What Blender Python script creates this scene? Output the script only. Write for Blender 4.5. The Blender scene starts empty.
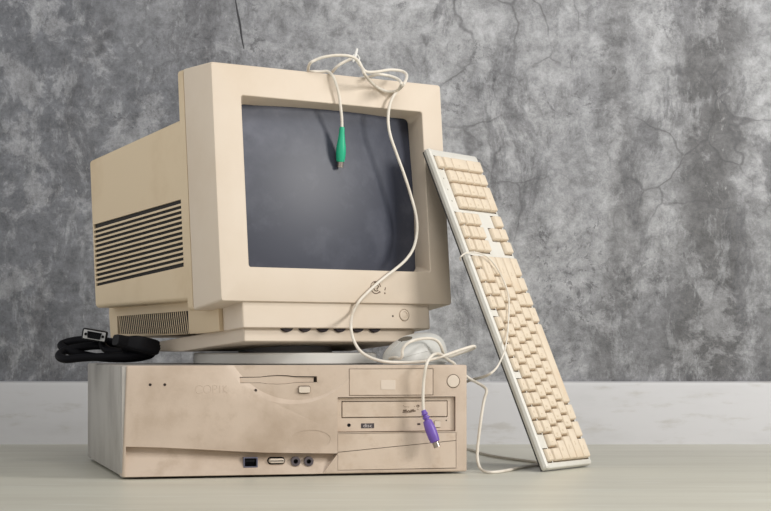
import bpy, bmesh, math, random
from mathutils import Vector, Matrix, noise
random.seed(7)
PI = math.pi
D = bpy.data
SC = bpy.context.scene
COL = SC.collection
V = Vector

# ------------------------------------------------------------------ materials
def mat(name, col, rough=.5, metal=0., spec=.5, var=None, scale=8., var2=None, scale2=40., bump=0., bscale=200., stretch=(1, 1, 1), lo=.45, hi=.7, coat=0.):
    """principled material; var / var2 = colours mixed in through object-space noise (dirt, yellowing)"""
    m = D.materials.new(name); m.use_nodes = True
    nt = m.node_tree; N = nt.nodes; L = nt.links
    b = N['Principled BSDF']
    b.inputs['Base Color'].default_value = (*col, 1)
    b.inputs['Roughness'].default_value = rough
    b.inputs['Metallic'].default_value = metal
    b.inputs['Specular IOR Level'].default_value = spec
    b.inputs['Coat Weight'].default_value = coat
    tc = N.new('ShaderNodeTexCoord'); mp = N.new('ShaderNodeMapping')
    mp.inputs['Scale'].default_value = stretch
    L.new(tc.outputs['Object'], mp.inputs['Vector'])
    cur = None
    for v, s, a, c in ((var, scale, lo, hi), (var2, scale2, .52, .72)):
        if v is None: continue
        n = N.new('ShaderNodeTexNoise'); n.inputs['Scale'].default_value = s
        n.inputs['Detail'].default_value = 6; n.inputs['Roughness'].default_value = .6
        L.new(mp.outputs[0], n.inputs['Vector'])
        r = N.new('ShaderNodeMapRange'); r.inputs['From Min'].default_value = a; r.inputs['From Max'].default_value = c
        r.interpolation_type = 'SMOOTHSTEP'
        L.new(n.outputs['Fac'], r.inputs['Value'])
        x = N.new('ShaderNodeMix'); x.data_type = 'RGBA'
        L.new(r.outputs[0], x.inputs['Factor'])
        if cur is None: x.inputs['A'].default_value = (*col, 1)
        else: L.new(cur, x.inputs['A'])
        x.inputs['B'].default_value = (*v, 1)
        cur = x.outputs['Result']
    if cur is not None: L.new(cur, b.inputs['Base Color'])
    if bump:
        n = N.new('ShaderNodeTexNoise'); n.inputs['Scale'].default_value = bscale; n.inputs['Detail'].default_value = 3
        L.new(tc.outputs['Object'], n.inputs['Vector'])
        bp = N.new('ShaderNodeBump'); bp.inputs['Strength'].default_value = bump; bp.inputs['Distance'].default_value = .001
        L.new(n.outputs['Fac'], bp.inputs['Height']); L.new(bp.outputs[0], b.inputs['Normal'])
    return m

M = {}
M['bezel'] = mat('bezel_plastic', (.645, .555, .455), .5, var=(.59, .49, .38), scale=5, lo=.4, hi=.8, bump=.1, bscale=900, spec=.35)
M['housing'] = mat('housing_plastic', (.66, .535, .37), .5, var=(.60, .47, .31), scale=8, bump=.1, bscale=900, spec=.35)
M['vent_dark'] = mat('vent_interior', (.018, .016, .016), .8)
M['knob'] = mat('control_knob_plastic', (.022, .014, .017), .6, spec=.25)
M['screen'] = mat('screen_glass', (.040, .045, .066), .42, var=(.115, .123, .158), scale=6, lo=.44, hi=.72, var2=(.062, .068, .092), scale2=26, spec=.4)
M['swivel'] = mat('swivel_base_plastic', (.60, .585, .55), .4)
M['neck'] = mat('swivel_neck_plastic', (.22, .21, .21), .35)
M['scuff'] = mat('worn_badge_residue', (.14, .095, .065), .8)
M['scratch'] = mat('scratch_mark', (.515, .415, .33), .8)
M['panel'] = mat('computer_front_plastic', (.57, .465, .375), .5, var=(.43, .335, .255), scale=9, lo=.42, hi=.72, var2=(.48, .38, .295), scale2=34, bump=.12, bscale=500, spec=.35)
M['cover'] = mat('bay_cover_plastic', (.60, .495, .40), .5, var=(.50, .395, .305), scale=12, var2=(.54, .43, .335), scale2=45, bump=.1, bscale=500, spec=.35)
M['badgeplate'] = mat('pale_badge_patch', (.65, .555, .465), .5)
M['button'] = mat('pale_button_plastic', (.66, .57, .475), .45)
M['chassis'] = mat('painted_steel_case', (.46, .44, .41), .45, metal=.1, var=(.33, .31, .285), scale=9, stretch=(1, 1.3, .8), lo=.4, hi=.72, var2=(.40, .38, .35), scale2=34)
M['black'] = mat('black_plastic', (.005, .005, .007), .55, spec=.18)
M['port'] = mat('port_metal', (.16, .16, .22), .4, metal=.6)
M['darkgap'] = mat('dark_groove', (.03, .022, .018), .8)
M['lens'] = mat('dark_indicator_lens_and_hole_shade', (.05, .035, .03), .4)
M['cd_dark'] = mat('disc_logo_ink', (.05, .04, .045), .6)
M['cd_light'] = mat('disc_logo_letters', (.55, .50, .48), .6)
M['kcase'] = mat('keyboard_case_plastic', (.70, .685, .635), .45, var=(.64, .62, .56), scale=14, bump=.1, bscale=900, spec=.35)
M['kbed_shade'] = mat('keyboard_bed_shade', (.20, .15, .10), .6)  # dark tone paints the shadow lines in the gaps between keys
M['ktray'] = mat('keyboard_tray_plastic', (.035, .032, .032), .5)
M['key'] = mat('yellowed_key_plastic', (.70, .60, .47), .5, var=(.67, .54, .395), scale=18, spec=.35)
M['legend'] = mat('key_legend_print', (.52, .41, .28), .6)
M['ledgreen'] = mat('indicator_window', (.30, .30, .25), .4)
M['mouse'] = mat('mouse_plastic', (.56, .56, .535), .4, var=(.50, .50, .475), scale=30, spec=.4)
M['mouse_base'] = mat('mouse_base_plastic', (.47, .475, .46), .45)
M['mouse_badge'] = mat('worn_mouse_badge', (.13, .115, .09), .6)
M['cord'] = mat('cord_sheath', (.74, .69, .61), .5, var=(.64, .58, .49), scale=30)
M['green'] = mat('green_plug_plastic', (.012, .40, .215), .4)
M['purple'] = mat('purple_plug_plastic', (.165, .09, .42), .4, var=(.14, .075, .37), scale=60)
M['steel'] = mat('plug_metal', (.38, .33, .29), .35, metal=.9)
M['vga'] = mat('black_cable_sheath', (.004, .004, .006), .6, spec=.12)
M['vgaplate'] = mat('connector_plate', (.50, .50, .50), .4, metal=.6)
M['rubber'] = mat('rubber_foot', (.02, .02, .02), .8)

# ------------------------------------------------------------------ mesh helpers
class MB:
    def __init__(s): s.bm = bmesh.new(); s.mi = 0
    def face(s, vs):
        try:
            f = s.bm.faces.new(vs); f.material_index = s.mi; return f
        except ValueError: return None
    def box(s, x0, x1, y0, y1, z0, z1, bev=0., seg=2):
        r = bmesh.ops.create_cube(s.bm, size=1)
        vs = r['verts']
        for v in vs:
            v.co = V((x0 + (v.co.x + .5)*(x1-x0), y0 + (v.co.y + .5)*(y1-y0), z0 + (v.co.z + .5)*(z1-z0)))
        fs = {f for v in vs for f in v.link_faces}
        for f in fs: f.material_index = s.mi
        if bev:
            es = {e for v in vs for e in v.link_edges}
            bmesh.ops.bevel(s.bm, geom=list(es), offset=bev, segments=seg, affect='EDGES', profile=.5)
        return s
    def loft(s, loops, cap0=True, cap1=True):
        """loops: lists of points, equal counts"""
        R = [[s.bm.verts.new(V(p)) for p in l] for l in loops]
        n = len(R[0])
        for a, b in zip(R, R[1:]):
            for i in range(n): s.face([a[i], a[(i+1) % n], b[(i+1) % n], b[i]])
        if cap0: s.face(R[0][::-1])
        if cap1: s.face(R[-1])
        return s
    def cyl(s, c, axis, r, d0, d1, n=32, r1=None):
        c = V(c); a = V(axis).normalized()
        t = a.orthogonal().normalized(); q = a.cross(t)
        r1 = r if r1 is None else r1
        lp = lambda rr, d: [c + a*d + (t*math.cos(2*PI*i/n) + q*math.sin(2*PI*i/n))*rr for i in range(n)]
        return s.loft([lp(r, d0), lp(r1, d1)])
    def lathe(s, c, axis, prof, n=40):
        """prof: (distance along axis, radius)"""
        c = V(c); a = V(axis).normalized(); t = a.orthogonal().normalized(); q = a.cross(t)
        return s.loft([[c + a*d + (t*math.cos(2*PI*i/n) + q*math.sin(2*PI*i/n))*max(r, 1e-5) for i in range(n)] for d, r in prof])
    def ring(s, c, axis, r0, r1, d0, d1, n=40):
        c = V(c); a = V(axis).normalized(); t = a.orthogonal().normalized(); q = a.cross(t)
        lp = lambda rr, d: [c + a*d + (t*math.cos(2*PI*i/n) + q*math.sin(2*PI*i/n))*rr for i in range(n)]
        L = [lp(r0, d0), lp(r1, d0), lp(r1, d1), lp(r0, d1), lp(r0, d0)]
        return s.loft(L, False, False)
    def tube(s, pts, r, n=10, sub=6, closed_ends=True, rfun=None):
        P = spline(pts, sub)
        T = [(P[min(i+1, len(P)-1)] - P[max(i-1, 0)]).normalized() for i in range(len(P))]
        u = T[0].orthogonal().normalized(); L = []
        for i, p in enumerate(P):
            u = (u - T[i]*u.dot(T[i])).normalized(); q = T[i].cross(u)
            rr = rfun(i/(len(P)-1)) if rfun else r
            L.append([p + (u*math.cos(2*PI*k/n) + q*math.sin(2*PI*k/n))*rr for k in range(n)])
        return s.loft(L)
    def prism(s, poly, fn, d0, d1):
        """poly of 2-D points, fn(a, b, d) -> 3-D"""
        return s.loft([[fn(a, b, d0) for a, b in poly], [fn(a, b, d1) for a, b in poly]])
    def text(s, body, size, mtx, ext=.0001):
        cu = D.curves.new('t', 'FONT'); cu.body = body; cu.size = size; cu.extrude = ext
        cu.align_x = 'CENTER'; cu.align_y = 'CENTER'; cu.resolution_u = 2
        o = D.objects.new('t', cu); COL.objects.link(o)
        dg = bpy.context.evaluated_depsgraph_get(); dg.update()
        me = D.meshes.new_from_object(o.evaluated_get(dg))
        me.transform(mtx)
        n0 = len(s.bm.faces); s.bm.from_mesh(me); s.bm.faces.ensure_lookup_table()
        for f in s.bm.faces[n0:]: f.material_index = s.mi
        D.objects.remove(o); D.curves.remove(cu); D.meshes.remove(me)
        return s
    def xf(s, m):
        bmesh.ops.transform(s.bm, matrix=m, verts=s.bm.verts); return s
    def mesh(s, name, mats, angle=35, merge=True):
        if merge: bmesh.ops.remove_doubles(s.bm, verts=s.bm.verts, dist=1e-6)
        bmesh.ops.recalc_face_normals(s.bm, faces=s.bm.faces)
        me = D.meshes.new(name); s.bm.to_mesh(me); s.bm.free()
        for m in (mats if isinstance(mats, (list, tuple)) else [mats]): me.materials.append(m)
        smooth(me, angle)
        return me
    def build(s, name, mats, parent=None, angle=35, **kw):
        return put(name, s.mesh(name, mats, angle, **kw), parent)

def smooth(me, angle=35):
    me.polygons.foreach_set('use_smooth', [True]*len(me.polygons))
    me.set_sharp_from_angle(angle=math.radians(angle)); me.update()

def put(name, me, parent=None, loc=None):
    o = D.objects.new(name, me); COL.objects.link(o)
    if parent: o.parent = parent
    if loc: o.location = loc
    return o

def tag(o, label=None, cat=None, group=None, kind=None):
    for k, v in (('label', label), ('category', cat), ('group', group), ('kind', kind)):
        if v: o[k] = v
    return o

def empty(name, mtx, label, cat, group=None):
    o = D.objects.new(name, None); COL.objects.link(o)
    o.empty_display_size = .05
    o.matrix_world = mtx
    return tag(o, label, cat, group)

def spline(pts, sub=6):
    P = [V(p) for p in pts]
    Q = [P[0]*2 - P[1]] + P + [P[-1]*2 - P[-2]]
    out = []
    for i in range(1, len(Q)-2):
        a, b, c, d = Q[i-1:i+3]
        # centripetal-ish Catmull-Rom
        for k in range(sub):
            t = k/sub
            out.append(.5*((2*b) + (c-a)*t + (2*a-5*b+4*c-d)*t*t + (3*b-a-3*c+d)*t**3))
    out.append(P[-1]); return out

def cut(me, cutters):
    """boolean difference of mesh `me` with MB cutters, returns a new mesh"""
    o = D.objects.new('work', me); COL.objects.link(o); tmp = []
    for c in cutters:
        cm = c.mesh('cutter', [])
        co = D.objects.new('cutter', cm); COL.objects.link(co); tmp.append(co)
        md = o.modifiers.new('b', 'BOOLEAN'); md.operation = 'DIFFERENCE'; md.object = co; md.solver = 'EXACT'
    dg = bpy.context.evaluated_depsgraph_get(); dg.update()
    res = D.meshes.new_from_object(o.evaluated_get(dg))
    D.objects.remove(o)
    for t in tmp:
        m_ = t.data; D.objects.remove(t); D.meshes.remove(m_)
    smooth(res, 30)
    return res

def rrect(x0, x1, z0, z1, r, n=5):
    """rounded rectangle outline, r = radius or four radii (bl, br, tr, tl)"""
    if not isinstance(r, (list, tuple)): r = [r]*4
    out = []
    for (cx, cz, a0, rr, sx, sz) in ((x0, z0, PI, r[0], 1, 1), (x1, z0, 1.5*PI, r[1], -1, 1), (x1, z1, 0, r[2], -1, -1), (x0, z1, .5*PI, r[3], 1, -1)):
        for k in range(n+1):
            a = a0 + .5*PI*k/n
            out.append((cx + sx*rr + rr*math.cos(a), cz + sz*rr + rr*math.sin(a)))
    return out
def frame(o, x, y, z):
    m = Matrix.Identity(4)
    for i, a in enumerate((x, y, z)):
        for j in range(3): m[j][i] = a[j]
    for j in range(3): m[j][3] = o[j]
    return m

# ------------------------------------------------------------------ camera
F = 1863.; CX = 385.5; HZ = 346.; HC = .168
cam = D.cameras.new('camera'); co = D.objects.new('camera', cam); COL.objects.link(co)
co.location = (0, 0, HC); co.rotation_euler = (PI/2, 0, 0)
cam.sensor_width = 36; cam.lens = 36*F/771; cam.shift_y = (HZ - 255.5)/771
cam.clip_start = .05
SC.camera = co
def at(x, y, Y):
    """point seen at (x, y) at distance Y from the camera"""
    return V(((x-CX)/F*Y, Y, HC + (HZ-y)/F*Y))
def hit(x, y, o, n):
    d = V(((x-CX)/F, 1, (HZ-y)/F)); c = V((0, 0, HC))
    return c + d*((V(o)-c).dot(n)/d.dot(n))

# ------------------------------------------------------------------ the setting
WALL_Y = 3.195
def wall_material():
    m = D.materials.new('polished_grey_plaster'); m.use_nodes = True
    nt = m.node_tree; N = nt.nodes; L = nt.links; b = N['Principled BSDF']
    tc = N.new('ShaderNodeTexCoord')
    def mapping(sc, loc=(0, 0, 0), rot=(0, 0, 0), src=None):
        mp = N.new('ShaderNodeMapping'); mp.inputs['Scale'].default_value = sc; mp.inputs['Location'].default_value = loc
        mp.inputs['Rotation'].default_value = rot
        L.new(src or tc.outputs['Object'], mp.inputs['Vector']); return mp.outputs[0]
    def nz(vec, s, det=8, ro=.6, dist=0.):
        n = N.new('ShaderNodeTexNoise'); n.inputs['Scale'].default_value = s; n.inputs['Detail'].default_value = det
        n.inputs['Roughness'].default_value = ro; n.inputs['Distortion'].default_value = dist
        L.new(vec, n.inputs['Vector']); return n.outputs['Fac']
    def rng(x, a, c, lo=0., hi=1., sm=True):
        r = N.new('ShaderNodeMapRange'); r.inputs['From Min'].default_value = a; r.inputs['From Max'].default_value = c
        r.inputs['To Min'].default_value = lo; r.inputs['To Max'].default_value = hi
        if sm: r.interpolation_type = 'SMOOTHSTEP'
        L.new(x, r.inputs['Value']); return r.outputs[0]
    def mix(fac, a, bb, mode='MIX'):
        x = N.new('ShaderNodeMix'); x.data_type = 'RGBA'; x.blend_type = mode
        if isinstance(fac, float): x.inputs['Factor'].default_value = fac
        else: L.new(fac, x.inputs['Factor'])
        for k, v in (('A', a), ('B', bb)):
            if isinstance(v, tuple): x.inputs[k].default_value = (*v, 1)
            else: L.new(v, x.inputs[k])
        return x.outputs['Result']
    def mul(a, bb):
        x = N.new('ShaderNodeMath'); x.operation = 'MULTIPLY'
        for i, v in enumerate((a, bb)):
            if isinstance(v, float): x.inputs[i].default_value = v
            else: L.new(v, x.inputs[i])
        return x.outputs[0]
    def warp(vec, s, amt, det=3):
        """domain warp: pushes the coordinates about with noise so that patches get torn, trowelled edges"""
        n = N.new('ShaderNodeTexNoise'); n.inputs['Scale'].default_value = s; n.inputs['Detail'].default_value = det
        L.new(vec, n.inputs['Vector'])
        a = N.new('ShaderNodeVectorMath'); a.operation = 'SUBTRACT'; a.inputs[1].default_value = (.5, .5, .5); L.new(n.outputs['Color'], a.inputs[0])
        c = N.new('ShaderNodeVectorMath'); c.operation = 'SCALE'; c.inputs['Scale'].default_value = amt; L.new(a.outputs[0], c.inputs[0])
        d = N.new('ShaderNodeVectorMath'); d.operation = 'ADD'; L.new(vec, d.inputs[0]); L.new(c.outputs[0], d.inputs[1])
        return d.outputs[0]
    def add(a, bb, op='ADD'):
        x = N.new('ShaderNodeMath'); x.operation = op
        for i, v in enumerate((a, bb)):
            if isinstance(v, float): x.inputs[i].default_value = v
            else: L.new(v, x.inputs[i])
        return x.outputs[0]
    O = tc.outputs['Object']
    P = mapping((1, 1, 1), (.37, 0, .21))
    PW_ = warp(warp(P, 3.2, .16), 14, .045, 5)
    PV = mapping((1.9, 1, .62), (1.3, 0, .4), (0, 0, 0), warp(O, 5, .09, 4))
    PX = mapping((1, 1, 1), (4.1, 0, 2.7), (0, 0, 0), PW_)
    # shade painted into the left side; darker plaster in two drawn-out bands on the right
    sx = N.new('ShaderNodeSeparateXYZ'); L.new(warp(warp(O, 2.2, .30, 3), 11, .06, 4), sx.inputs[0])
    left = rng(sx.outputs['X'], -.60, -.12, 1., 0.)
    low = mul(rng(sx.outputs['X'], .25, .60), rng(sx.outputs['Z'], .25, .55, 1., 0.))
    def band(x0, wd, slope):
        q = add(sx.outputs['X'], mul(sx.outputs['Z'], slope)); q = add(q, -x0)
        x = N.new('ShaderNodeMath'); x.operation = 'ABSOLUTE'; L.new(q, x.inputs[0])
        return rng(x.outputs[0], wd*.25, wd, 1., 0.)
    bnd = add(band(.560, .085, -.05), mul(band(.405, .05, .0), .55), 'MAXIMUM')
    big = rng(nz(PW_, 2.6, 6, .6), .36, .66)
    base = mix(big, (.248, .252, .268), (.412, .418, .434))
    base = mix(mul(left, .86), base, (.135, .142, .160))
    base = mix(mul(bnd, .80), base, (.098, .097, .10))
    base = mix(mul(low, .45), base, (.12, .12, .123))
    # torn pale and dark trowel patches
    p1 = rng(nz(PX, 10, 12, .72), .50, .58)
    base = mix(mul(p1, .42), base, (.465, .47, .49))
    p2 = rng(nz(PV, 6.5, 12, .72, .3), .52, .61)
    base = mix(mul(p2, .58), base, (.115, .116, .126))
    p3 = rng(nz(PV, 15, 12, .75, .2), .53, .62)
    base = mix(mul(p3, .36), base, (.46, .47, .49))
    # fine trowel texture, multiplied over everything
    fine = rng(nz(warp(P, 18, .02, 3), 40, 12, .82), .36, .64, .58, 1.38, False)
    cb = N.new('ShaderNodeCombineColor')
    for i in range(3): L.new(fine, cb.inputs[i])
    base = mix(1., base, cb.outputs[0], 'MULTIPLY')
    # clusters of dark pitting and pale scraped flecks
    pit = mul(rng(nz(PX, 70, 6, .75), .54, .62), rng(nz(P, 6.1, 4, .6), .52, .62))
    base = mix(mul(pit, .6), base, (.075, .075, .082))
    fl = mul(rng(nz(PV, 44, 7, .75), .60, .68), rng(nz(PX, 6.5, 4, .6), .48, .60))
    base = mix(mul(fl, .55), base, (.52, .52, .53))
    # hairline veins and soft dark edges of the crazed areas
    vo = N.new('ShaderNodeTexVoronoi'); vo.feature = 'DISTANCE_TO_EDGE'; vo.inputs['Scale'].default_value = 9.5
    L.new(warp(warp(P, 5, .15, 4), 30, .018, 4), vo.inputs['Vector'])
    where = mul(rng(nz(P, 3.4, 4, .6), .47, .58), mul(rng(sx.outputs['X'], -.10, .10), rng(sx.outputs['Z'], .25, .45)))
    base = mix(mul(mul(rng(vo.outputs['Distance'], .0, .028, 1., 0.), where), .62), base, (.085, .085, .092))
    base = mix(mul(mul(rng(vo.outputs['Distance'], .02, .14, 1., 0.), where), .22), base, (.12, .12, .125))
    L.new(base, b.inputs['Base Color'])
    L.new(rng(nz(P, 9, 5, .6), .3, .7, .42, .62), b.inputs['Roughness'])
    b.inputs['Specular IOR Level'].default_value = .35
    bp = N.new('ShaderNodeBump'); bp.inputs['Strength'].default_value = .22; bp.inputs['Distance'].default_value = .003
    bp.inputs['Strength'].default_value = .4; L.new(fine, bp.inputs['Height']); L.new(bp.outputs[0], b.inputs['Normal'])
    return m
def floor_material():
    m = mat('pale_concrete_floor', (.60, .585, .50), .38, var=(.53, .51, .43), scale=5, stretch=(.35, 2.2, 1), lo=.4, hi=.7, var2=(.63, .625, .55), scale2=16, spec=.4)
    return m
def baseboard_material():
    return mat('painted_baseboard', (.60, .60, .615), .5, var=(.54, .54, .55), scale=6, stretch=(.6, 1, 2.5), lo=.5, hi=.75, var2=(.50, .49, .48), scale2=22)
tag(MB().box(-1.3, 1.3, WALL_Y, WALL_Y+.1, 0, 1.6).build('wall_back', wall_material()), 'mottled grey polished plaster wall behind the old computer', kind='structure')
tag(MB().box(-1.3, 1.3, .6, WALL_Y, -.05, 0).build('floor', floor_material()), 'smooth pale beige floor under the computer', kind='structure')
bb = MB()
bb.prism([(0, 0), (-.013, 0), (-.013, .0995), (-.0105, .1055), (0, .1075)], lambda a, z, d: (d, WALL_Y + a, z), -1.3, 1.3)
tag(bb.build('baseboard_back', baseboard_material()), 'white painted baseboard along the foot of the grey wall', kind='structure')
# the one thin dark crack in the upper left of the plaster
ck = MB()
pts = [at(235 + dx, y, WALL_Y) for dx, y in ((0, -3), (2.5, 12), (5, 24), (6.5, 36), (9, 49))]
ck.tube(pts, .0011, 6, 4, rfun=lambda t: .0006 + .0011*math.sin(PI*t))
tag(ck.build('trim_1', mat('wall_crack', (.05, .05, .055), .9)), 'thin dark crack in the plaster above the monitor', kind='structure')

# ------------------------------------------------------------------ desktop computer
PO = V((-.3312, 2.338, 0)); PA = .2572
PM = Matrix.Translation(PO) @ Matrix.Rotation(PA, 4, 'Z')
PW, PH, PDp = .4535, .1428, .434
pc = empty('desktop_computer', PM, 'yellowed beige desktop computer case lying flat on the floor under the monitor', 'computer')
ch = MB(); ch.box(.0008, PW-.0008, .022, PDp, .0030, PH, .0025)
ch.prism([(.0008, .0032), (.0040, .0032), (.0088, PH-.0002), (.0008, PH-.0002)], lambda a, z, d: (a, d, z), .0022, .0260)
ch.build('chassis', M['chassis'], pc)['label'] = 'grey painted steel cover'
for x in (.04, PW-.04):
    for y in (.05, PDp-.05):
        MB().cyl((x, y, 0), (0, 0, 1), .011, 0, .0050, 24).build('foot', M['rubber'], pc)
# front panel with real recesses
fp = MB(); fp.box(0, PW, 0, .03, .0028, PH+.0004, .0022, 3)
for v_ in fp.bm.verts:
    if v_.co.x < .01: v_.co.x += .0005 + .0058*v_.co.z/PH
fpm = fp.mesh('front_panel', M['panel'])
cut_list = []
# sloping recess along the lower edge
c = MB(); LP = []
for wt, wb, zt in ((.0055, .0045, .0415), (.05, .05, .0398), (.0992, .0992, .0367), (.14, .14, .0339), (.1769, .1769, .0317), (.23, .225, .0300), (.279, .2586, .0289)):
    LP.append([(wt, -.004, zt+.0006), (wt, .0125, zt-.0010), (wb, .0005, .0032), (wb, -.004, .0030)])
c.loft(LP); cut_list.append(c)
# shallow dished field around the disk slot, deepest at its left rim
c = MB(); c.lathe((0, 0, 0), (0, 1, 0), [(-.012, .1165), (-.0065, .1075), (0, .0965)], 96)
c.xf(Matrix.Translation((.225, .0003, .195)) @ Matrix.Translation((.09, 0, 0)) @ Matrix.Rotation(-.031, 4, 'Z') @ Matrix.Translation((-.09, 0, 0)))
cut_list.append(c)
# disk slot with thumb notch
top = [(.1508, .1206), (.178, .1206), (.188, .1193), (.2005, .1188), (.213, .1193), (.224, .1208), (.2519, .1212), (.2519, .1289), (.224, .1291), (.213, .1303), (.2005, .1307), (.188, .1299), (.178, .1286), (.1508, .1284)]
c = MB(); c.prism(top, lambda a, b, d: (a, d, b), -.002, .012); cut_list.append(c)
def pocket(x0, x1, z0, z1, d, r=.0005):
    c = MB(); c.prism(rrect(x0, x1, z0, z1, r, 4), lambda a, b, dd: (a, dd, b), -.003, d); cut_list.append(c)
def hole(x, z, r, d, sx=1.):
    c = MB(); c.prism([(x + sx*r*math.cos(2*PI*k/32), z + r*math.sin(2*PI*k/32)) for k in range(32)], lambda a, b, dd: (a, dd, b), -.003, d); cut_list.append(c)
pocket(.2936, .4074, .1034, .1386, .004)
pocket(.2785, .4378, .0560, .1017, .020)
pocket(.2785, .4388, .0070, .0548, .005)
hole(.4345, .1218, .0092, .006)
hole(.0359, .1192, .0019, .004); hole(.0544, .1191, .0019, .004)
hole(.1717, .1115, .0017, .005)
pocket(.2263, .2431, .1066, .1169, .006, .003)
pocket(.1560, .1743, .0125, .0256, .022, .0008)
pocket(.1873, .2110, .0156, .0253, .020, .0048)
hole(.2241, .0194, .0060, .020); hole(.2413, .0191, .0060, .020)
c = MB(); c.prism([(.2427 + .0265*math.cos(2*PI*k/48), .0476 + .012*math.sin(2*PI*k/48)) for k in range(48)], lambda a, b, dd: (a, dd, b), -.003, .00045); cut_list.append(c)
fpm = cut(fpm, cut_list)
put('front_panel', fpm, pc)
Yax = (0, 1, 0)
def plate(mb, x0, x1, z0, z1, y0, y1, r=.0008, bev=.0004):
    """rounded plate facing the viewer with a tiny edge chamfer"""
    mb.loft([[(a, y1, b) for a, b in rrect(x0, x1, z0, z1, r)], [(a, y0+bev, b) for a, b in rrect(x0, x1, z0, z1, r)],
             [(a, y0, b) for a, b in rrect(x0+bev, x1-bev, z0+bev, z1-bev, r)]])
    return mb
# floppy drive
fd = MB(); fd.prism([(.1514, .1211), (.178, .1211), (.188, .1197), (.2005, .1192), (.213, .1197), (.224, .1212), (.2478, .1216), (.2478, .1277), (.224, .1280), (.213, .1292), (.2005, .1296), (.188, .1289), (.178, .1277), (.1514, .1275)], lambda a, b, d: (a, d, b), .0052, .0085)
fdo = fd.build('floppy_drive', M['panel'], pc)
MB().box(.1512, .2515, .0085, .0115, .1195, .1300).build('slot_interior', M['darkgap'], fdo)
m = MB(); plate(m, .2274, .2420, .1077, .1158, -.0006, .005, .002); m.build('eject_button', M['button'], fdo)['label'] = 'pale eject button'
MB().cyl((.1717, 0, .1115), Yax, .0015, .0012, .005, 16).build('indicator_light_or_hole_shade', M['lens'], fdo)
for x, z in ((.0359, .1192), (.0544, .1191)):
    MB().cyl((x, 0, z), Yax, .0017, .0016, .004, 16).build('indicator_light_or_hole_shade', M['lens'], pc)  # dark discs standing in for the shaded bottoms of two small screw holes
# blank upper drive-bay cover
m = MB(); plate(m, .2943, .4067, .1041, .1379, .0002, .004)
bc = m.build('bay_cover', M['cover'], pc)
m = MB(); plate(m, .3363, .3560, .1110, .1238, -.0003, .002, .001, .0002); m.build('badge', M['badgeplate'], bc)['label'] = 'pale square patch where a badge was'
# power button
m = MB(); m.lathe((.4345, 0, .1218), Yax, [(.005, .0084), (.0002, .0084), (-.0009, .0078), (-.0011, .006), (-.0007, .0)]); m.build('power_button', M['button'], pc)
# optical drive
m = MB(); plate(m, .2792, .4370, .0567, .1010, .0045, .019)
omesh = m.mesh('optical_drive', M['cover'])
cut_list = []
pocket(.2846, .4282, .0744, .0965, .010, .001)
hole(.2946, .0652, .0024, .013)
pocket(.4094, .4186, .0608, .0698, .012, .001)
od = put('optical_drive', cut(omesh, cut_list), pc)
m = MB(); plate(m, .2858, .4271, .0756, .0953, .0042, .0095, .0008)
tr = m.build('disc_tray', M['cover'], od)
m = MB(); plate(m, .4099, .4181, .0613, .0693, .0030, .009, .0008); m.build('eject_button', M['button'], od)['label'] = 'pale eject button'
MB().cyl((.2946, 0, .0652), Yax, .0022, .0052, .012, 20).build('headphone_jack', M['black'], od)
MB().cyl((.4263, 0, .0703), Yax, .0009, .0042, .006, 12).build('emergency_hole', M['black'], od)
m = MB(); plate(m, .3868, .3908, .0645, .0668, .0041, .006, .0003, .0001); m.build('indicator_light_or_hole_shade', M['lens'], od)
m = MB(); plate(m, .3107, .3283, .0610, .0674, .0042, .006, .0004, .0001); m.mi = 1
TX = Matrix(((1, 0, 0, 0), (0, 0, -1, 0), (0, 1, 0, 0), (0, 0, 0, 1)))    # text upright on the front
m.text('disc', .0068, Matrix.Translation((.3195, .0041, .0643)) @ TX @ Matrix.Diagonal((1.15, 1, 1, 1)))
m.build('disc_logo', [M['cd_dark'], M['cd_light']], od)['label'] = 'small dark printed disc logo'
# half-worn script printed on the tray
m = MB()
def stroke(mb, pts, fn, r, sub=4): mb.tube([fn(a, b) for a, b in pts], r, 6, sub)
fn = lambda a, b: V((a, .0042, b))
rr = random.Random(3)
x = .3672
while x < .3835:
    z = .0818 + rr.uniform(-.0006, .0006); h = rr.choice((.0016, .0018, .0034))
    stroke(m, [(x, z), (x + .0007, z + h), (x + .0013, z + h*.5), (x + .0016, z)], fn, .00042, 3); x += .0017
stroke(m, [(.3665, .0812), (.3705, .0806), (.3760, .0810), (.3845, .0826)], fn, .00035)
for x, z in ((.3674, .0898), (.3684, .0884), (.3700, .0880), (.3722, .0882), (.3745, .0880), (.3822, .0885), (.3862, .0850), (.3875, .0846)):
    stroke(m, [(x, z), (x + .0008, z + .0005)], fn, .0004, 2)
stroke(m, [(.3856, .0886), (.3862, .0903), (.3885, .0907), (.3893, .0890), (.3880, .0880), (.3866, .0886)], fn, .00045)
stroke(m, [(.3872, .0894), (.3884, .0898)], fn, .0004)
m.build('tray_lettering', M['scuff'], tr)['label'] = 'dark half-worn lettering'
# lower bay cover, in two pieces along the slanting line
m = MB()
m.prism([(.2790, .0310), (.4382, .0442), (.4382, .0543), (.2790, .0543)], lambda a, b, d: (a, d, b), .0004, .005); m.build('bay_cover', M['cover'], pc)
m = MB()
m.prism([(.2790, .0076), (.4382, .0080), (.4382, .0434), (.2790, .0301)], lambda a, b, d: (a, d, b), .0002, .005); m.build('bay_cover', M['cover'], pc)
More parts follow.
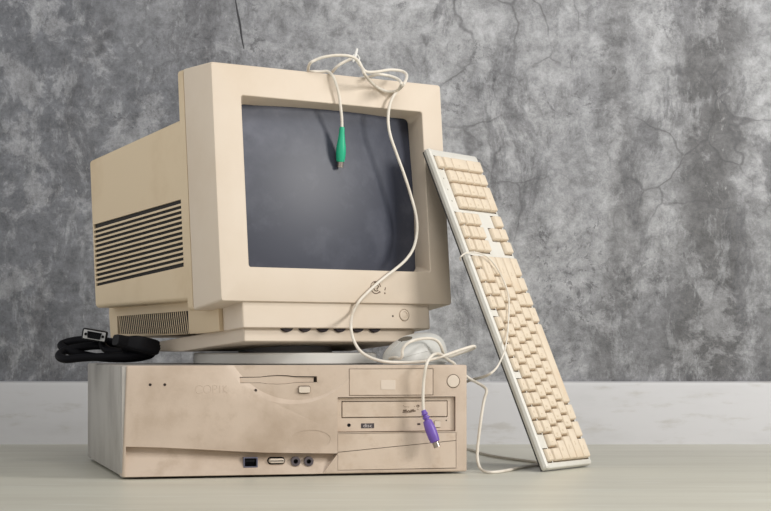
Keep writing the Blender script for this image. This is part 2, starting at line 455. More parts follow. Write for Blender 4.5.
# front ports
m = MB(); plate(m, .1558, .1745, .0123, .0258, .0040, .009, .0008)
um = m.mesh('usb_port', M['port']); cut_list = []; pocket(.1574, .1729, .0139, .0243, .02, .0004)
up = put('usb_port', cut(um, cut_list), pc)
MB().box(.1572, .1731, .0125, .0140, .0135, .0247).build('socket', M['black'], up)
MB().box(.1582, .1721, .0062, .0126, .0196, .0226).build('contact_tongue', M['black'], up)
m = MB(); m.prism(rrect(.1873, .2110, .0156, .0253, .0048, 8), lambda a, b, d: (a, d, b), .011, .013)
ov = m.build('infrared_port', M['black'], pc)
m = MB(); plate(m, .1893, .2090, .0176, .0233, .0028, .011, .0028, .0008); m.build('lens_cover', M['button'], ov)['label'] = 'pale oval lens cover'
for x, z in ((.2241, .0194), (.2413, .0191)):
    m = MB(); m.ring((x, 0, z), Yax, .0030, .0061, .0036, .012)
    jk = m.build('audio_jack', mat('jack_ring', (.09, .075, .085), .4), pc)
    MB().cyl((x, 0, z), Yax, .0031, .0100, .011, 20).build('socket', M['black'], jk)
# faint letters scratched into the front
m = MB(); fn = lambda a, b: V((a, .0000, b))
def circ(cx, cz, rx, rz, a0=0, a1=2*PI, n=12): return [(cx + rx*math.cos(a0+(a1-a0)*k/n), cz + rz*math.sin(a0+(a1-a0)*k/n)) for k in range(n+1)]
stroke(m, circ(.0985, .1128, .0052, .0052, .5, 5.6), fn, .0003, 2)
stroke(m, circ(.1085, .1132, .0048, .0050), fn, .0003, 2)
stroke(m, [(.1160, .1075), (.1158, .1130), (.1156, .1180)], fn, .0003)
stroke(m, circ(.1180, .1157, .0030, .0025, 2.4, -2.4), fn, .0003, 2)
stroke(m, [(.1248, .1080), (.1246, .1178)], fn, .0003)
stroke(m, [(.1290, .1082), (.1288, .1178)], fn, .0003)
stroke(m, [(.1335, .1178), (.1292, .1128), (.1338, .1085)], fn, .0003)
m.build('scratched_letters', M['scratch'], pc)['label'] = 'faint scratched letters'

# ------------------------------------------------------------------ monitor
MA, MT, S = .6298, .0848, 2.400/2.457
mo = V((0, 0, HC)) + (V((-.2160, 2.457, .2285)) - V((0, 0, HC)))*S
mw = V((math.cos(MA), math.sin(MA), 0)); md0 = V((-math.sin(MA), math.cos(MA), 0))
mu = md0*math.sin(MT) + V((0, 0, math.cos(MT))); mv = md0*math.cos(MT) - V((0, 0, math.sin(MT)))
FM = frame(mo, mw, mv, mu) @ Matrix.Scale(S, 4)          # face frame: x across, y into the set, z up
cdisc = FM @ V((.1917, .142, 0)); cdisc.z = PH + .0006
RM = Matrix.Translation(cdisc) @ Matrix.Rotation(MA, 4, 'Z')
mon = empty('monitor', RM, 'beige tube monitor with dark screen standing on the desktop computer', 'monitor')
X = RM.inverted() @ FM
W, HH = .3844, .3183
def mpart(mb, name, m, parent=mon, **kw): return mb.xf(X).build(name, m, parent, **kw)
# bezel
L3 = lambda pts, y: [(a, y, b) for a, b in pts]
b = MB(); n = 6
b.loft([L3(rrect(.006, W-.006, .003, HH-.001, .004, n), .0722),
        L3(rrect(-.0008, W+.0016, -.0060, HH+.0062, .0035, n), .0722),
        L3(rrect(-.0006, W+.0012, -.0010, HH+.0012, .0035, n), .0024),
        L3(rrect(.0002, W+.0004, -.0002, HH+.0004, .0035, n), .0005),
        L3(rrect(.0020, W-.0014, .0016, HH-.0014, .0035, n), 0),
        L3(rrect(.0438, .3505, .0445, .2784, .0035, n), 0),
        L3(rrect(.0447, .3496, .0454, .2775, .0035, n), .0007),
        L3(rrect(.0600, .3500, .0486, .2733, .010, n), .034),
        L3(rrect(.0420, .3640, .0360, .2900, .010, n), .062),
        L3(rrect(.006, W-.006, .003, HH-.001, .004, n), .0722)], False, False)
bz = mpart(b, 'bezel', M['bezel'], angle=28)
# worn maker's badge on the bezel
m = MB(); fn = lambda a, b: V((a, -.0001, b))
ccx, ccz = .2515, .0215
stroke(m, circ(ccx, ccz, .0085, .0085, 1.3, 3.3), fn, .0005, 3)
stroke(m, circ(ccx, ccz, .0085, .0085, 3.7, 5.4), fn, .0007, 3)
stroke(m, circ(ccx, ccz, .0085, .0085, .1, .8), fn, .0006, 3)
stroke(m, circ(ccx+.001, ccz-.001, .0045, .0045, .3, 2.2), fn, .0006, 3)
stroke(m, circ(ccx+.001, ccz-.001, .0040, .0040, 3.2, 5.6), fn, .0007, 3)
for a, c_ in ((.2490, .0285), (.2500, .0290), (.2508, .0282), (.2545, .0205), (.2532, .0190), (.2560, .0222), (.2578, .0145), (.2569, .0150), (.2668, .0182), (.2660, .0135), (.2665, .0128), (.2676, .0205)):
    stroke(m, [(a, c_), (a+.0012, c_+.0009)], fn, .0008, 2)
mpart(m, 'badge_residue', M['scuff'], bz)['label'] = 'dark worn-off badge marks'
# tube face
b = MB(); nx, nz_ = 28, 22; x0, x1, z0, z1 = .048, .358, .040, .284
G = []
for j in range(nz_+1):
    row = []
    for i in range(nx+1):
        x = x0 + (x1-x0)*i/nx; z = z0 + (z1-z0)*j/nz_
        d2 = (x-.2005)**2 + (z-.160)**2
        row.append(b.bm.verts.new(V((x, .0175 + d2/(2*.78), z))))
    G.append(row)
for j in range(nz_):
    for i in range(nx): b.face([G[j][i], G[j][i+1], G[j+1][i+1], G[j+1][i]])
bk = [b.bm.verts.new(V((v.co.x, .060, v.co.z))) for v in (G[0] + [r[-1] for r in G[1:]] + G[-1][-2::-1] + [r[0] for r in G[-2:0:-1]])]
rim = G[0] + [r[-1] for r in G[1:]] + G[-1][-2::-1] + [r[0] for r in G[-2:0:-1]]
for i in range(len(rim)): b.face([rim[i], bk[i], bk[(i+1) % len(rim)], rim[(i+1) % len(rim)]])
b.face(bk)
mpart(b, 'screen', M['screen'])['label'] = 'dark dusty glass screen'
# rear housing: full-size lip behind the bezel, then the lower body
b = MB()
b.loft([L3(rrect(.003, W-.003, -.001, HH+.002, .005, n), .0716),
        L3(rrect(.003, W-.003, -.001, HH+.002, .005, n), .0738),
        L3(rrect(-.0005, W+.0005, -.0056, HH+.0062, .006, n), .0745),
        L3(rrect(-.0005, W+.0005, -.0050, HH+.0070, .006, n), .0880),
        L3(rrect(0, W, .0086, .2580, .006, n), .0895),
        L3(rrect(0, W, .0086, .2580, .006, n), .0900),
        L3(rrect(0, W, .0262, .2462, .006, n), .3570),
        L3(rrect(.004, W-.004, .0300, .2424, .006, n), .3605)])
hm = b.mesh('rear_housing', M['housing'])
cs = []
c = MB(); c.loft([[(-.01, .0955, .0560), (.010, .0955, .0560), (.010, .0955, .1485), (-.01, .0955, .1485)],
                  [(-.01, .3535, .0576), (.010, .3535, .0576), (.010, .3535, .1495), (-.01, .3535, .1495)]]); cs.append(c)
hm = cut(hm, cs); hm.transform(X)
hs = put('rear_housing', hm, mon)
b = MB(); b.box(.0028, .011, .0945, .3540, .0555, .1500); mpart(b, 'vent_backing', M['vent_dark'], hs)
b = MB(); ns = 13; z0, z1 = .0560, .1485; pt = (z1-z0)/ns
for k in range(1, ns):
    zz = z0 + pt*k
    b.box(-.0001, .0016, .0950, .3540, zz-.0014, zz+.0014)
mpart(b, 'vent_grille', M['housing'], hs)['label'] = 'slatted side vent'
# lower housing with a fine vent, its underside level with the table
lb = lambda y: .065*max(0, y-.1)
b = MB()
poly = [(.0590, -.0350), (.1, -.0345), (.372, -.0345+lb(.372)), (.374, .020), (.372, .030), (.0590, .020)]
LPs = []
for w_, ins in ((.0290, .0025), (.0302, .0), (.3530, .0), (.3550, .0025)):
    cy = .22; LPs.append([(w_, y + (ins if y < cy else -ins), z + ins*(1 if z < 0 else -1)) for y, z in poly])
b.loft(LPs)
lm = b.mesh('lower_housing', M['housing'])
c = MB(); c.loft([[(.02, .1390, -.0318), (.036, .1390, -.0318), (.036, .1390, .0003), (.02, .1390, .0003)],
                  [(.02, .3470, -.0133), (.036, .3470, -.0133), (.036, .3470, .0130), (.02, .3470, .0130)]])
lm = cut(lm, [c]); lm.transform(X); lo = put('lower_housing', lm, mon)
b = MB(); b.loft([[(.0345, .137, -.033), (.038, .137, -.033), (.038, .137, .001), (.0345, .137, .001)],
                  [(.0345, .349, -.0145), (.038, .349, -.0145), (.038, .349, .014), (.0345, .349, .014)]]); mpart(b, 'vent_backing', M['vent_dark'], lo)
b = MB(); nf = 36
for k in range(1, nf):
    y = .139 + .208*k/nf; t = (y-.139)/.208
    zl = -.0318 + .0185*t; zh = .0003 + .0127*t
    sl = .0026
    b.loft([[(.0298, y-.0009-sl, zl-.0002), (.0302, y-.0009-sl, zl-.0002), (.0302, y+.0009-sl, zl), (.0298, y+.0009-sl, zl)],
            [(.0298, y-.0009+sl, zh), (.0302, y-.0009+sl, zh), (.0302, y+.0009+sl, zh+.0002), (.0298, y+.0009+sl, zh+.0002)]])
mpart(b, 'vent_grille', M['housing'], lo)['label'] = 'fine upright vent slits'
# chin with controls
b = MB(); rc = [.002, .016, .016, .002]
ch_out = rrect(.0350, .3550, .0055, .0572, [.0025, .014, .002, .002], 6)
b.loft([[(a, y, -.0356) for a, y in rrect(.0362, .3538, .0067, .0572, [.0025, .014, .002, .002], 6)],
        [(a, y, -.0346) for a, y in ch_out], [(a, y, .004) for a, y in ch_out]])
cm = b.mesh('control_panel', M['bezel']); 
c1 = MB(); c1.ring((.3030, 0, -.0165), Yax, .0080, .0090, -.01, .0075)
c2 = MB(); c2.cyl((.2830, 0, -.0180), Yax, .0016, -.01, .009, 20)
cm = cut(cm, [c1, c2]); cm.transform(X); cp = put('control_panel', cm, mon)
b = MB(); b.lathe((.3030, 0, -.0165), Yax, [(.009, .0078), (.0052, .0078), (.0046, .0072), (.0044, .0052), (.0054, .0048), (.0050, .0030), (.0046, 0)]); mpart(b, 'power_button', M['bezel'], cp)
b = MB(); b.cyl((.2830, 0, -.0180), Yax, .0016, .0068, .009, 16); mpart(b, 'indicator_light_or_hole_shade', M['lens'], cp)
# tier below the chin and the half-hidden control wheels
b = MB()

def cz(y): return -.0530 + .0865*max(0, y-.185)
secs = []
for y, d in ((.0150, .0010), (.0160, 0), (.100, 0), (.185, 0), (.24, 0), (.3040, 0), (.3050, .0010)):
    z_ = cz(y); e_ = 0.
    x1 = .3310 - (.006 if y < .0155 else (.0035 if y < .0165 else 0))
    secs.append([(.0420+d, y, -.0335), (.0420+d, y, z_+.0010+d), (.0430+d, y, z_+d), (x1-.001-d, y, z_+d), (x1-d, y, z_+.0010+d), (x1-d, y, -.0335)])
b.loft(secs)
ti = mpart(b, 'base_collar', M['bezel'])
for kx in (.1087, .1380, .1677, .1961, .2266, .2558):
    b = MB(); b.lathe((kx, 0, -.0288), Yax, [(.022, .0118), (.0115, .0118), (.0108, .0111)], 36); mpart(b, 'control_knob', M['knob'])
# swivel neck and disc (level, resting on the computer)
b = MB(); b.lathe((0, 0, 0), (0, 0, 1), [(.0140, .066), (.0165, .066), (.0190, .0655), (.0290, .060), (.038, .058)], 64); b.build('swivel_neck', M['neck'], mon)
b = MB(); b.lathe((0, 0, 0), (0, 0, 1), [(.0, .1265), (.0012, .1288), (.0132, .1288), (.0150, .1270), (.0155, .122), (.0155, .06)], 96); b.build('swivel_disc', M['swivel'], mon)['label'] = 'pale grey swivel disc'

# ------------------------------------------------------------------ keyboard leaning on the monitor
KO = V((.2063, 2.4842, 0)); KB, KS, KL, KW = .9792, .4058, .4765, .1300
ke = V((math.cos(KB), math.sin(KB), 0)); kn = V((math.sin(KB), -math.cos(KB), 0))
kl = -kn*math.sin(KS) + V((0, 0, math.cos(KS))); KN = kn*math.cos(KS) + V((0, 0, math.sin(KS)))
KM = frame(KO, ke, kl, KN)                                # x across (back edge to front), y along, z out of the keys
kbd = empty('keyboard', KM, 'yellowed beige keyboard standing on end and leaning against the monitor', 'keyboard')
p = .0203; K0 = .0078; E0 = .0030; EM = .0205             # key pitch, first key, function row, main rows
SURF, BED, TOP = .0128, .0090, .0182
b = MB(); b.box(.0010, KW-.0010, .0004, KL-.0010, 0, .0036, .0008); b.build('bottom_tray', M['ktray'], kbd)['label'] = 'dark underside tray'
prof = [(-.0008, .0034), (-.0044, .0092), (-.0036, .0134), (-.0008, .0150), (.0022, .0140), (.0090, SURF), (KW-.004, SURF-.0004), (KW-.0008, SURF-.0018), (KW, .0095), (KW, .0034)]
b = MB()
def ksec(y, dx, dz):
    return [((a if .01 < a < KW-.01 else (a + dx if a < .01 else a - dx)), y, (z - dz if z > .004 else z)) for a, z in prof]
b.loft([ksec(0, .003, .003), ksec(.001, .001, .001), ksec(.003, 0, 0), ksec(KL-.004, 0, 0), ksec(KL-.0012, .0012, .0012), ksec(KL, .004, .0035)])
km_ = b.mesh('case', M['kcase'])
def uy(u): return K0 + u*p
cs = []
def kp(u0, u1, r0, r1):
    e0 = E0 if r0 < 0 else EM + r0*p; e1 = E0 + .0148 if r1 <= 0 else EM + r1*p
    c = MB(); c.box(e0 - .0004, e1 + .0002, uy(u0) - .0004, uy(u1) + .0004, BED, .03); cs.append(c)
kp(0, 1, -1, 0); kp(2, 6, -1, 0); kp(6.5, 10.5, -1, 0); kp(11, 15, -1, 0); kp(15.25, 18.25, -1, 0); kp(21.5, 22.5, -1, 0)
c = MB(); c.box(EM - .0004, EM + 5*p + .0002, uy(0) - .0004, uy(15) + .0004, BED, .03); cs.append(c)
c = MB(); c.box(EM - .0004, EM + 2*p + .0002, uy(15.25) - .0004, uy(18.25) + .0004, BED, .03); cs.append(c)
c = MB(); c.box(EM + 4*p - .0002, EM + 5*p + .0002, uy(15.25) - .0004, uy(18.25) + .0004, BED, .03); cs.append(c)
c = MB(); c.box(EM + 3*p - .0002, EM + 4*p - .0001, uy(16.25) - .0004, uy(17.25) + .0004, BED, .03); cs.append(c)
c = MB(); c.box(EM - .0004, EM + 5*p + .0002, uy(18.5) - .0004, uy(22.5) + .0004, BED, .03); cs.append(c)
case_mesh = cut(km_, cs)
case_mesh.materials.append(M['kbed_shade'])
for f in case_mesh.polygons:
    c_ = f.center
    if c_.z < SURF - .0012 and .002 < c_.x < KW - .0015 and .004 < c_.y < KL - .006 and (f.normal.z > .5 or c_.z > BED - .0003) and not c_.z < BED - .0005:
        f.material_index = 1
case = put('case', case_mesh, kbd)
TXK = Matrix(((0, -1, 0, 0), (1, 0, 0, 0), (0, 0, 1, 0), (0, 0, 0, 1)))   # legend reads along the keyboard
def key(name, u, row, w=1., h=1., leg=''):
    ee0 = E0 if row < 0 else EM + row*p
    dep = .0146 if row < 0 else h*p
    y0 = uy(u); y1 = uy(u + w)
    cxk, cyk = ee0 + dep/2, (y0 + y1)/2
    a, c = dep/2 - .0006, (y1 - y0)/2 - .0010
    b = MB(); HT = TOP - BED
    def rc(da, dc, z, r): return [(q, s_, z) for q, s_ in rrect(-a+da, a-da*.9, -c+dc, c-dc, r, 3)]
    b.loft([rc(0, 0, 0, .0008), rc(.0003, .0003, HT*.5, .0010), rc(.0011, .0012, HT-.0005, .0012), rc(.0016, .0017, HT, .0012)])
    if leg:
        b.mi = 1
        big = len(leg) == 1
        b.text(leg, .0058 if big else .0036, Matrix.Translation((-dep*.10, (-c*.35 if big and w == 1 else 0), HT + .00002)) @ TXK)
    return put(name, b.mesh(name, [M['key'], M['legend']], 40, merge=False), kbd, (cxk, cyk, BED))
key('function_key', 0, -1, leg='Esc')
for i in range(12): key('function_key', 2 + i + (i//4)*.5, -1, leg='F%d' % (i+1))
for i, t in enumerate(('Print', 'Scroll', 'Pause')): key('navigation_key', 15.25 + i, -1, leg=t)
key('function_key', 21.5, -1)
rows = [("`1234567890-=", 0), ("QWERTYUIOP[]", 1.5), ("ASDFGHJKL;'", 1.75), ("ZXCVBNM,./", 2.25)]
for r, (s_, u0) in enumerate(rows):
    for i, t in enumerate(s_): key('letter_key' if t.isalpha() else 'character_key', u0 + i, r, leg=t)
key('backspace_key', 13, 0, 2, leg='Backspace')
key('tab_key', 0, 1, 1.5, leg='Tab'); key('character_key', 13.5, 1, 1.5, leg='\\')
key('modifier_key', 0, 2, 1.75, leg='Caps'); key('enter_key', 12.75, 2, 2.25, leg='Enter')
key('modifier_key', 0, 3, 2.25, leg='Shift'); key('modifier_key', 12.25, 3, 2.75, leg='Shift')
for u, w_, t in ((0, 1.5, 'Ctrl'), (1.5, 1.25, ''), (2.75, 1.25, 'Alt'), (10, 1.25, 'Alt'), (11.25, 1.125, ''), (12.375, 1.125, ''), (13.5, 1.5, 'Ctrl')):
    key('modifier_key', u, 4, w_, leg=t)
key('space_bar', 4, 4, 6)
for i, t in enumerate(('Ins', 'Home', 'PgUp', 'Del', 'End', 'PgDn')): key('navigation_key', 15.25 + i % 3, i//3, leg=t)
key('arrow_key', 16.25, 3)
for i in range(3): key('arrow_key', 15.25 + i, 4)
for u, r, w_, h, t in ((18.5, 0, 1, 1, 'Num'), (19.5, 0, 1, 1, '/'), (20.5, 0, 1, 1, '*'), (21.5, 0, 1, 1, '-'), (18.5, 1, 1, 1, '7'), (19.5, 1, 1, 1, '8'), (20.5, 1, 1, 1, '9'),
                       (21.5, 1, 1, 2, '+'), (18.5, 2, 1, 1, '4'), (19.5, 2, 1, 1, '5'), (20.5, 2, 1, 1, '6'), (18.5, 3, 1, 1, '1'), (19.5, 3, 1, 1, '2'), (20.5, 3, 1, 1, '3'),
                       (21.5, 3, 1, 2, 'Enter'), (18.5, 4, 2, 1, '0'), (20.5, 4, 1, 1, '.')):
    key('keypad_key', u, r, w_, h, t)
for l_ in (.4300, .4130, .3955):
    b = MB(); b.box(.0085, .0105, l_-.0012, l_+.0012, SURF-.001, SURF+.0004, .0003); b.build('indicator_light_or_hole_shade', M['ledgreen'], kbd)
    b = MB()

# ------------------------------------------------------------------ cords
def world_part(mb, name, m, thing, parent=None, **kw):
    """mesh given in world coordinates, stored in its thing's frame"""
    return mb.xf(thing.matrix_world.inverted()).build(name, m, parent or thing, **kw)
bpy.context.view_layer.update()
fn_ = -mv                                                  # out of the monitor's face
def mf(x, y, off=.004): return hit(x, y, mo, fn_) if not off else hit(x, y, mo + fn_*off, fn_)
def plug(slim, tip, base, rad):
    """min-DIN plug from its cord end to its tip"""
    a = (tip - base); Lg = a.length; a.normalize()
    h = MB(); h.lathe(base, a, [(-.001, rad*.42), (Lg*.04, rad*.48), (Lg*.09, rad*.64), (Lg*.115, rad*.44), (Lg*.15, rad*.44), (Lg*.165, rad*.68), (Lg*.20, rad*.70), (Lg*.215, rad*.48), (Lg*.25, rad*.48), (Lg*.265, rad*.76), (Lg*.30, rad*.84), (Lg*.50, rad), (Lg*.72, rad*.98), (Lg*.84, rad*.86), (Lg*.86, rad*.6)], 24)
    if slim:
        h = MB(); h.lathe(base, a, [(-.001, rad*.44), (Lg*.03, rad*.52), (Lg*.14, rad*.56), (Lg*.30, rad*.72), (Lg*.48, rad*.95), (Lg*.62, rad), (Lg*.76, rad*.92), (Lg*.85, rad*.78), (Lg*.86, rad*.6)], 24)
    s_ = MB(); s_.lathe(base, a, [(Lg*.84, rad*.62), (Lg*.995, rad*.62), (Lg, rad*.58), (Lg, rad*.50), (Lg*.93, rad*.48)], 24)
    return h, s_
RC = .00205
# mouse, lying on the computer at the right of the monitor's base
ma = math.radians(225)
mc = V((.0395, 2.512, PH))
MM = Matrix.Translation(mc) @ Matrix.Rotation(ma, 4, 'Z')
ms = empty('mouse', MM, 'grey white mouse with a green plugged cord on top of the computer case', 'computer mouse')
HL, HWd = .0490, .0305
def msurf(t, ph, off=0.):
    """t -1..1 tail to nose, ph 0..pi right to left over the top"""
    wd = HWd*(max(0, 1 - abs(t)**3.0))**(1/2.4)*(1 - .06*t)
    ht = .0400*(max(0, 1 - abs((t + .34)/(1.36 if t > -.34 else .67))**(1.75 if t > -.34 else 2.6)))**(1/1.25 if t > -.34 else 1/2.2)
    ht = ht*.86 + .0062*min(1, 10*(1-abs(t)))
    sx = math.copysign(abs(math.cos(ph))**.72, math.cos(ph)); sz = abs(math.sin(ph))**.72
    return V((t*HL, (wd + off)*sx, .003 + (ht + off)*sz))
tt = [-1 + 2*(.5 - .5*math.cos(PI*k/36)) for k in range(37)]; tt[0] = -.999; tt[-1] = .999
b = MB(); LPm = []
for t in tt:
    LPm.append([msurf(t, PI*k/24) for k in range(25)])
b.loft(LPm); b.build('body', M['mouse'], ms, angle=50)
b = MB()
b.loft([[(t*HL*.985, s_*HWd*.97*(max(0, 1-abs(t)**3.0))**(1/2.4), z) for t, s_ in [(q, 1) for q in tt] + [(q, -1) for q in tt[::-1]]] for z in (.0004, .0042)])
b.build('base', M['mouse_base'], ms)
for s0, s1 in ((.30, PI/2 - .02), (PI/2 + .02, PI - .30)):
    b = MB()
    ts = [.12 + .82*k/14 for k in range(15)]; phs = [s0 + (s1-s0)*k/12 for k in range(13)]
    outer = [[b.bm.verts.new(msurf(t, q, .0009)) for q in phs] for t in ts]
    inner = [[b.bm.verts.new(msurf(t, q, -.0008)) for q in phs] for t in ts]
    for i in range(14):
        for j in range(12):
            b.face([outer[i][j], outer[i+1][j], outer[i+1][j+1], outer[i][j+1]]); b.face([inner[i][j], inner[i][j+1], inner[i+1][j+1], inner[i+1][j]])
    for i in range(14):
        for j in (0, 12): b.face([outer[i][j], outer[i+1][j], inner[i+1][j], inner[i][j]])
    for j in range(12):
        for i in (0, 14): b.face([outer[i][j], outer[i][j+1], inner[i][j+1], inner[i][j]])
    b.build('button', M['mouse'], ms, angle=50)
b = MB(); R_ = []
for k in range(20):
    a = 2*PI*k/20; R_.append(msurf(.38 + .13*math.cos(a), 1.57 + .26*math.sin(a), .0012))
cc = msurf(.38, 1.57, .0032); vs = [b.bm.verts.new(q) for q in R_]; c0 = b.bm.verts.new(cc); lower = [b.bm.verts.new(q - V((0, 0, .002))) for q in R_]
for k in range(20): b.face([vs[k], vs[(k+1) % 20], c0]); b.face([vs[k], lower[k], lower[(k+1) % 20], vs[(k+1) % 20]])
b.face(lower)
b.build('scroll_wheel', M['mouse_badge'], ms)['label'] = 'dark scroll wheel'
# its cord: from the nose round the side, out to the right, back under the monitor, up the face, tangled on top, ending in the green plug
nose = MM @ V((HL*.985, 0, .0085))
topv = lambda x, v, up=.0: hit(x, 0, FM @ V((0, v, 0)), mv)
def ontop(px, v, lift=.003):
    """point above the bezel's top edge, at depth v behind the face, seen in column px"""
    o_ = FM @ V((0, v, HH + .0003 + v*.07)); o_ = o_ + mu*lift
    # solve along the top edge direction for the column
    A = (px-CX)/F
    s_ = (A*o_.y - o_.x)/(mw.x - A*mw.y)
    return o_ + mw*s_
pm_tip, pm_base = mf(340.2, 167.5, -.0115), mf(342.0, 127.5, .000)
path = [pm_base + V((0, 0, -.001)), mf(341.8, 119, .003), mf(340.6, 107, .0065), mf(338.3, 92, .0085), mf(333.5, 77.5, .007), ontop(328, .000, .0035), ontop(321, .006, .0035), ontop(313.5, .010, .0035), ontop(308.3, .018, .0045),
        at(310, 63.5, 2.50), at(317, 59.3, 2.50), at(326, 56.6, 2.50), at(338, 55.2, 2.505), at(350, 56.2, 2.51), at(357.5, 60.0, 2.512),
        at(362.0, 67.5, 2.510), at(365.3, 75.2, 2.505), mf(375.5, 86.2, .006), mf(387.0, 91.4, .006), mf(396.6, 90.6, .006), at(403.2, 85.0, 2.545), at(406.8, 76.2, 2.565), at(402.8, 71.4, 2.575), at(391.0, 69.8, 2.57), at(376, 71.8, 2.56), at(366, 71.5, 2.555),
        at(360.5, 65.5, 2.55), at(354.5, 58.8, 2.55), at(345, 61.5, 2.55), at(336, 67.5, 2.545), ontop(329.5, .032, .004), ontop(327, .045, .003), ontop(335, .055, .003), ontop(350, .045, .004), ontop(364, .030, .006),
        at(377, 74.6, 2.545), at(388, 75.6, 2.548), at(398, 79.2, 2.545), at(401.2, 84.2, 2.535), mf(398, 90, .009), mf(392, 98.5, .009), mf(389, 109, .010), mf(388.2, 122, .010), mf(390.5, 136, .010), mf(397, 155, .011), mf(404, 174, .012),
        mf(411, 196, .012), mf(416.2, 216, .012), mf(417, 232, .012), mf(413.5, 248, .010), mf(406, 259.5, .007), mf(396, 268.5, .0045), mf(383, 278.5, .0035), mf(370, 290, .0032), mf(359, 301.5, .0032), mf(352.6, 313.5, .0032),
        at(350.9, 325, 2.462), at(352.6, 337, 2.457), at(357.5, 347.5, 2.454), at(364, 354.0, 2.452), at(373.5, 358.8, 2.450), at(385, 361.6, 2.448), at(398, 362.5, 2.455), at(412, 362.3, 2.458), at(426, 360.8, 2.461),
        at(440, 357.0, 2.472), at(455, 351.8, 2.49), at(467, 347.8, 2.50), at(473.5, 346.2, 2.51), at(474.6, 347.6, 2.525), at(469, 350.2, 2.535), at(459, 353.5, 2.535), at(450, 356.5, 2.525), at(444.8, 356.0, 2.505), at(442.6, 351.0, 2.488), at(440.4, 345.0, 2.483),
        at(436.5, 340.5, 2.482), at(430, 338.4, 2.480), at(421, 338.8, 2.470), at(412, 341.0, 2.455), at(405.5, 345.0, 2.452), at(402.3, 350.5, 2.452), at(402.3, 355.5, 2.453), at(400, 358.2, 2.456), at(395, 357.6, 2.464), nose]
b = MB(); b.tube(path, RC, 12, 8)
cord = world_part(b, 'cord', M['cord'], ms)
h, s_ = plug(True, pm_tip, pm_base, .0068)
world_part(h, 'plug', M['green'], ms, cord)['label'] = 'green plug'
world_part(s_, 'plug_shell', M['steel'], ms, cord)
b = MB(); q0 = at(354.3, 58.2, 2.53); b.tube([at(352.5, 60.5, 2.53), q0, at(356, 53.5, 2.53), at(357.2, 48.5, 2.53)], .0016, 8, 4, rfun=lambda t: .0028 - .0014*t)
b.tube([at(353.5, 61.5, 2.51), at(351.8, 57.5, 2.525), at(356, 54.2, 2.545), at(359.5, 58.5, 2.54), at(357, 62.5, 2.52)], .0011, 8, 4)
world_part(b, 'cord_tie', mat('twist_tie', (.78, .77, .74), .5), ms, cord)['label'] = 'white twist tie'

# keyboard cord
def kf(x, y, off): return hit(x, y, KO + KN*off, KN)
pk_tip, pk_base = at(437.3, 447.3, 2.419), at(423.6, 411, 2.423)
FL = RC + .0003
def floor_pt(x, y): return hit(x, y, V((0, 0, FL)), V((0, 0, 1)))
kpath = [kf(460.5, 260.5, .004), kf(460.4, 257.5, .0165), kf(463.5, 254.3, .020), kf(469, 252.4, .022), kf(479, 253.2, .024), kf(489, 258.2, .0235), kf(497.5, 269, .0228), kf(504, 281.5, .0225), kf(508, 293, .0222), kf(509, 304, .0222), kf(508.6, 318, .0222), kf(507.6, 333, .0222), kf(504.8, 350, .0222), kf(499.2, 363.5, .0215),
         kf(494.6, 370, .0195), kf(488.5, 374.6, .012), at(480, 377.8, 2.545), at(471.5, 379.8, 2.60), at(463, 384, 2.68), at(452, 395, 2.80), at(440, 415, 2.92), floor_pt(436, 447.5), floor_pt(450, 446.8), floor_pt(467, 448.6), floor_pt(487, 454.6), floor_pt(510, 458.6), floor_pt(531, 461.4), floor_pt(542, 463.2), floor_pt(544, 465.0), floor_pt(536, 465.2), floor_pt(522, 467.2), floor_pt(508, 470.2), floor_pt(496, 472.0), floor_pt(487, 472.0),
         at(480.5, 468.5, 2.475), at(477.6, 460, 2.478), at(477.6, 449, 2.482), at(479.4, 432, 2.488), at(481.6, 415, 2.492), at(484.2, 400, 2.498), at(486.6, 391.5, 2.502), at(484.6, 387.4, 2.508), at(478, 383.2, 2.515), at(469, 378.2, 2.522), at(461, 371.5, 2.525), at(456.5, 366.5, 2.522), at(453.5, 363.0, 2.515), at(449, 360.4, 2.503), at(445, 357.3, 2.486), at(440.8, 354.3, 2.470), at(436.4, 353.6, 2.450), at(431.8, 355.8, 2.434), at(427.6, 361.5, 2.423), at(425.2, 370, 2.420), at(423.6, 382, 2.422), at(423.0, 396, 2.423), at(423.2, 406, 2.423), pk_base + V((0, 0, -.002))]
b = MB(); b.tube(kpath, RC, 12, 8, rfun=lambda t: RC*(.52 + .48*min(1, max(0, (t-.22)/.06))))
kcord = world_part(b, 'cord', M['cord'], kbd)
h, s_ = plug(False, pk_tip, pk_base, .0072)
world_part(h, 'plug', M['purple'], kbd, kcord)['label'] = 'purple plug'
world_part(s_, 'plug_shell', M['steel'], kbd, kcord)

# ------------------------------------------------------------------ coiled black video cable on the left rear of the case
VO = V((-.395, 2.60, PH))
vg = empty('video_cable', Matrix.Translation(VO), 'black video cable coiled on the left end of the computer case', 'cable')
VR = .0058; zb = PH + VR
b = MB()
b.tube([at(150, 352, 2.585), at(130, 355.5, 2.57), at(108, 356.6, 2.58), at(84, 357.6, 2.585), at(66, 359.2, 2.585), at(59.0, 356.2, 2.60), at(64, 351.2, 2.62), at(78, 347.8, 2.625), at(96, 345.6, 2.625), at(116, 346.5, 2.625), at(138, 347.0, 2.62), at(150, 349.0, 2.605), at(151, 354, 2.595), at(138, 357.6, 2.60), at(118, 358.5, 2.61), at(96, 357.0, 2.62), at(74, 352.5, 2.62), at(61.5, 346.5, 2.63), at(66, 342.6, 2.64), at(80, 340.0, 2.64), at(98, 340.3, 2.63), at(118, 343.0, 2.62), at(138, 344.0, 2.62), at(147, 347.0, 2.61), at(140, 350.5, 2.60), at(122, 352.0, 2.595), at(108, 350.0, 2.60), at(103, 345.0, 2.615), at(103.5, 340.0, 2.62)], VR, 12, 8)
world_part(b, 'cable', M['vga'], vg, angle=60)
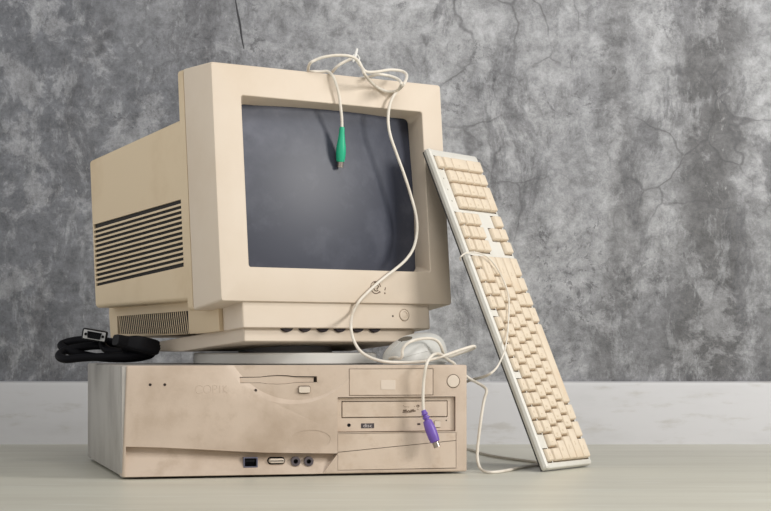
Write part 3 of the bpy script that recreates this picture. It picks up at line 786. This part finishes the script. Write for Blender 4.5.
def connector(o_, fwd, up, sc=1.):
    y = -V(fwd).normalized(); z = V(up); z = (z - y*z.dot(y)).normalized(); x = y.cross(z)
    Mx = frame(o_, x, y, z) @ Matrix.Scale(sc, 4)
    b = MB()
    b.loft([[(a, d, c) for a, c in rrect(-hw, hw, -hh, hh, .003, 4)] for d, hw, hh in ((0, .0178, .0078), (.003, .0186, .0085), (.020, .0186, .0085), (.028, .0140, .0080), (.034, .0075, .0065), (.046, .0062, .0058))])
    hood = world_part(b.xf(Mx), 'connector', M['black'], vg)
    b = MB(); plate(b, -.0162, .0162, -.0066, .0066, -.0012, .001, .001, .0003)
    dsh = [(-.0106, .0050), (.0106, .0050), (.0092, -.0050), (-.0092, -.0050)]
    pl = world_part(b.xf(Mx), 'shell_plate', M['vgaplate'], vg, hood)
    b = MB()
    b.loft([[(a, -.0012, c) for a, c in dsh], [(a, -.0062, c) for a, c in dsh], [(a*.9, -.0062, c*.86) for a, c in dsh], [(a*.9, -.0020, c*.86) for a, c in dsh]], False, False)
    b.loft([[(a*.92, -.0022, c*.88) for a, c in dsh], [(a*.92, -.0013, c*.88) for a, c in dsh]])
    for r_, n_ in ((.0018, 5), (0, 5), (-.0018, 5)):
        for k in range(n_): b.cyl(((k - 2)*.0027 + (.0006 if r_ == 0 else 0), 0, r_), (0, 1, 0), .0005, -.0045, -.002, 8)
    world_part(b.xf(Mx), 'pin_socket', M['black'], vg, hood)
    for sx in (-1, 1):
        b = MB(); b.cyl((sx*.0126, 0, 0), (0, 1, 0), .0023, -.0040, .001, 6); world_part(b.xf(Mx), 'thumbscrew', M['black'], vg, hood)
connector(at(94.3, 335.4, 2.585), (.10, -1, -.03), (.17, 0, 1), .94)
# second hood at the right end of the coil, turned away
connector(at(150, 349.0, 2.588), (.72, .62, -.22), (.12, .2, 1), 1.25)

# ------------------------------------------------------------------ light
w = D.worlds.new('world'); SC.world = w; w.use_nodes = True
# the room behind the camera: lighter towards the left and front, dim to the right
wn = w.node_tree.nodes; wl = w.node_tree.links
wt = wn.new('ShaderNodeTexCoord'); wx = wn.new('ShaderNodeSeparateXYZ'); wl.new(wt.outputs['Generated'], wx.inputs[0])
wr = wn.new('ShaderNodeMapRange'); wr.interpolation_type = 'SMOOTHSTEP'
wr.inputs['From Min'].default_value = -1; wr.inputs['From Max'].default_value = 1
wr.inputs['To Min'].default_value = .84; wr.inputs['To Max'].default_value = .30
wl.new(wx.outputs['X'], wr.inputs['Value'])
wz = wn.new('ShaderNodeMapRange'); wz.inputs['From Min'].default_value = 0; wz.inputs['From Max'].default_value = 1      # a dim ceiling overhead
wz.inputs['To Min'].default_value = 1.22; wz.inputs['To Max'].default_value = .40
wl.new(wx.outputs['Z'], wz.inputs['Value'])
wm = wn.new('ShaderNodeMath'); wm.operation = 'MULTIPLY'; wl.new(wr.outputs[0], wm.inputs[0]); wl.new(wz.outputs[0], wm.inputs[1])
wl.new(wm.outputs[0], wn['Background'].inputs['Strength'])
wn['Background'].inputs['Color'].default_value = (1.0, .99, .97, 1)
def area(name, loc, target, size, sizey, power, col):
    l = D.lights.new(name, 'AREA'); l.shape = 'RECTANGLE'; l.size = size; l.size_y = sizey; l.energy = power; l.color = col
    o = D.objects.new(name, l); COL.objects.link(o); o.location = loc
    d = V(target) - V(loc); o.rotation_euler = d.to_track_quat('-Z', 'Y').to_euler()
area('window_light', (2.05, 1.50, 1.08), (.0, 2.5, .25), .6, .6, 36, (1, .97, .93))
area('overhead_fill', (.35, 1.25, 1.75), (.15, 2.2, 0), .9, .5, 14, (1, .98, .95))  # unseen fill lamp, added to brighten the near floor and front faces

SC.view_settings.view_transform = 'Standard'; SC.view_settings.look = 'None'
SC.view_settings.gamma = 1; SC.view_settings.use_curve_mapping = False
SC.view_settings.exposure = .08
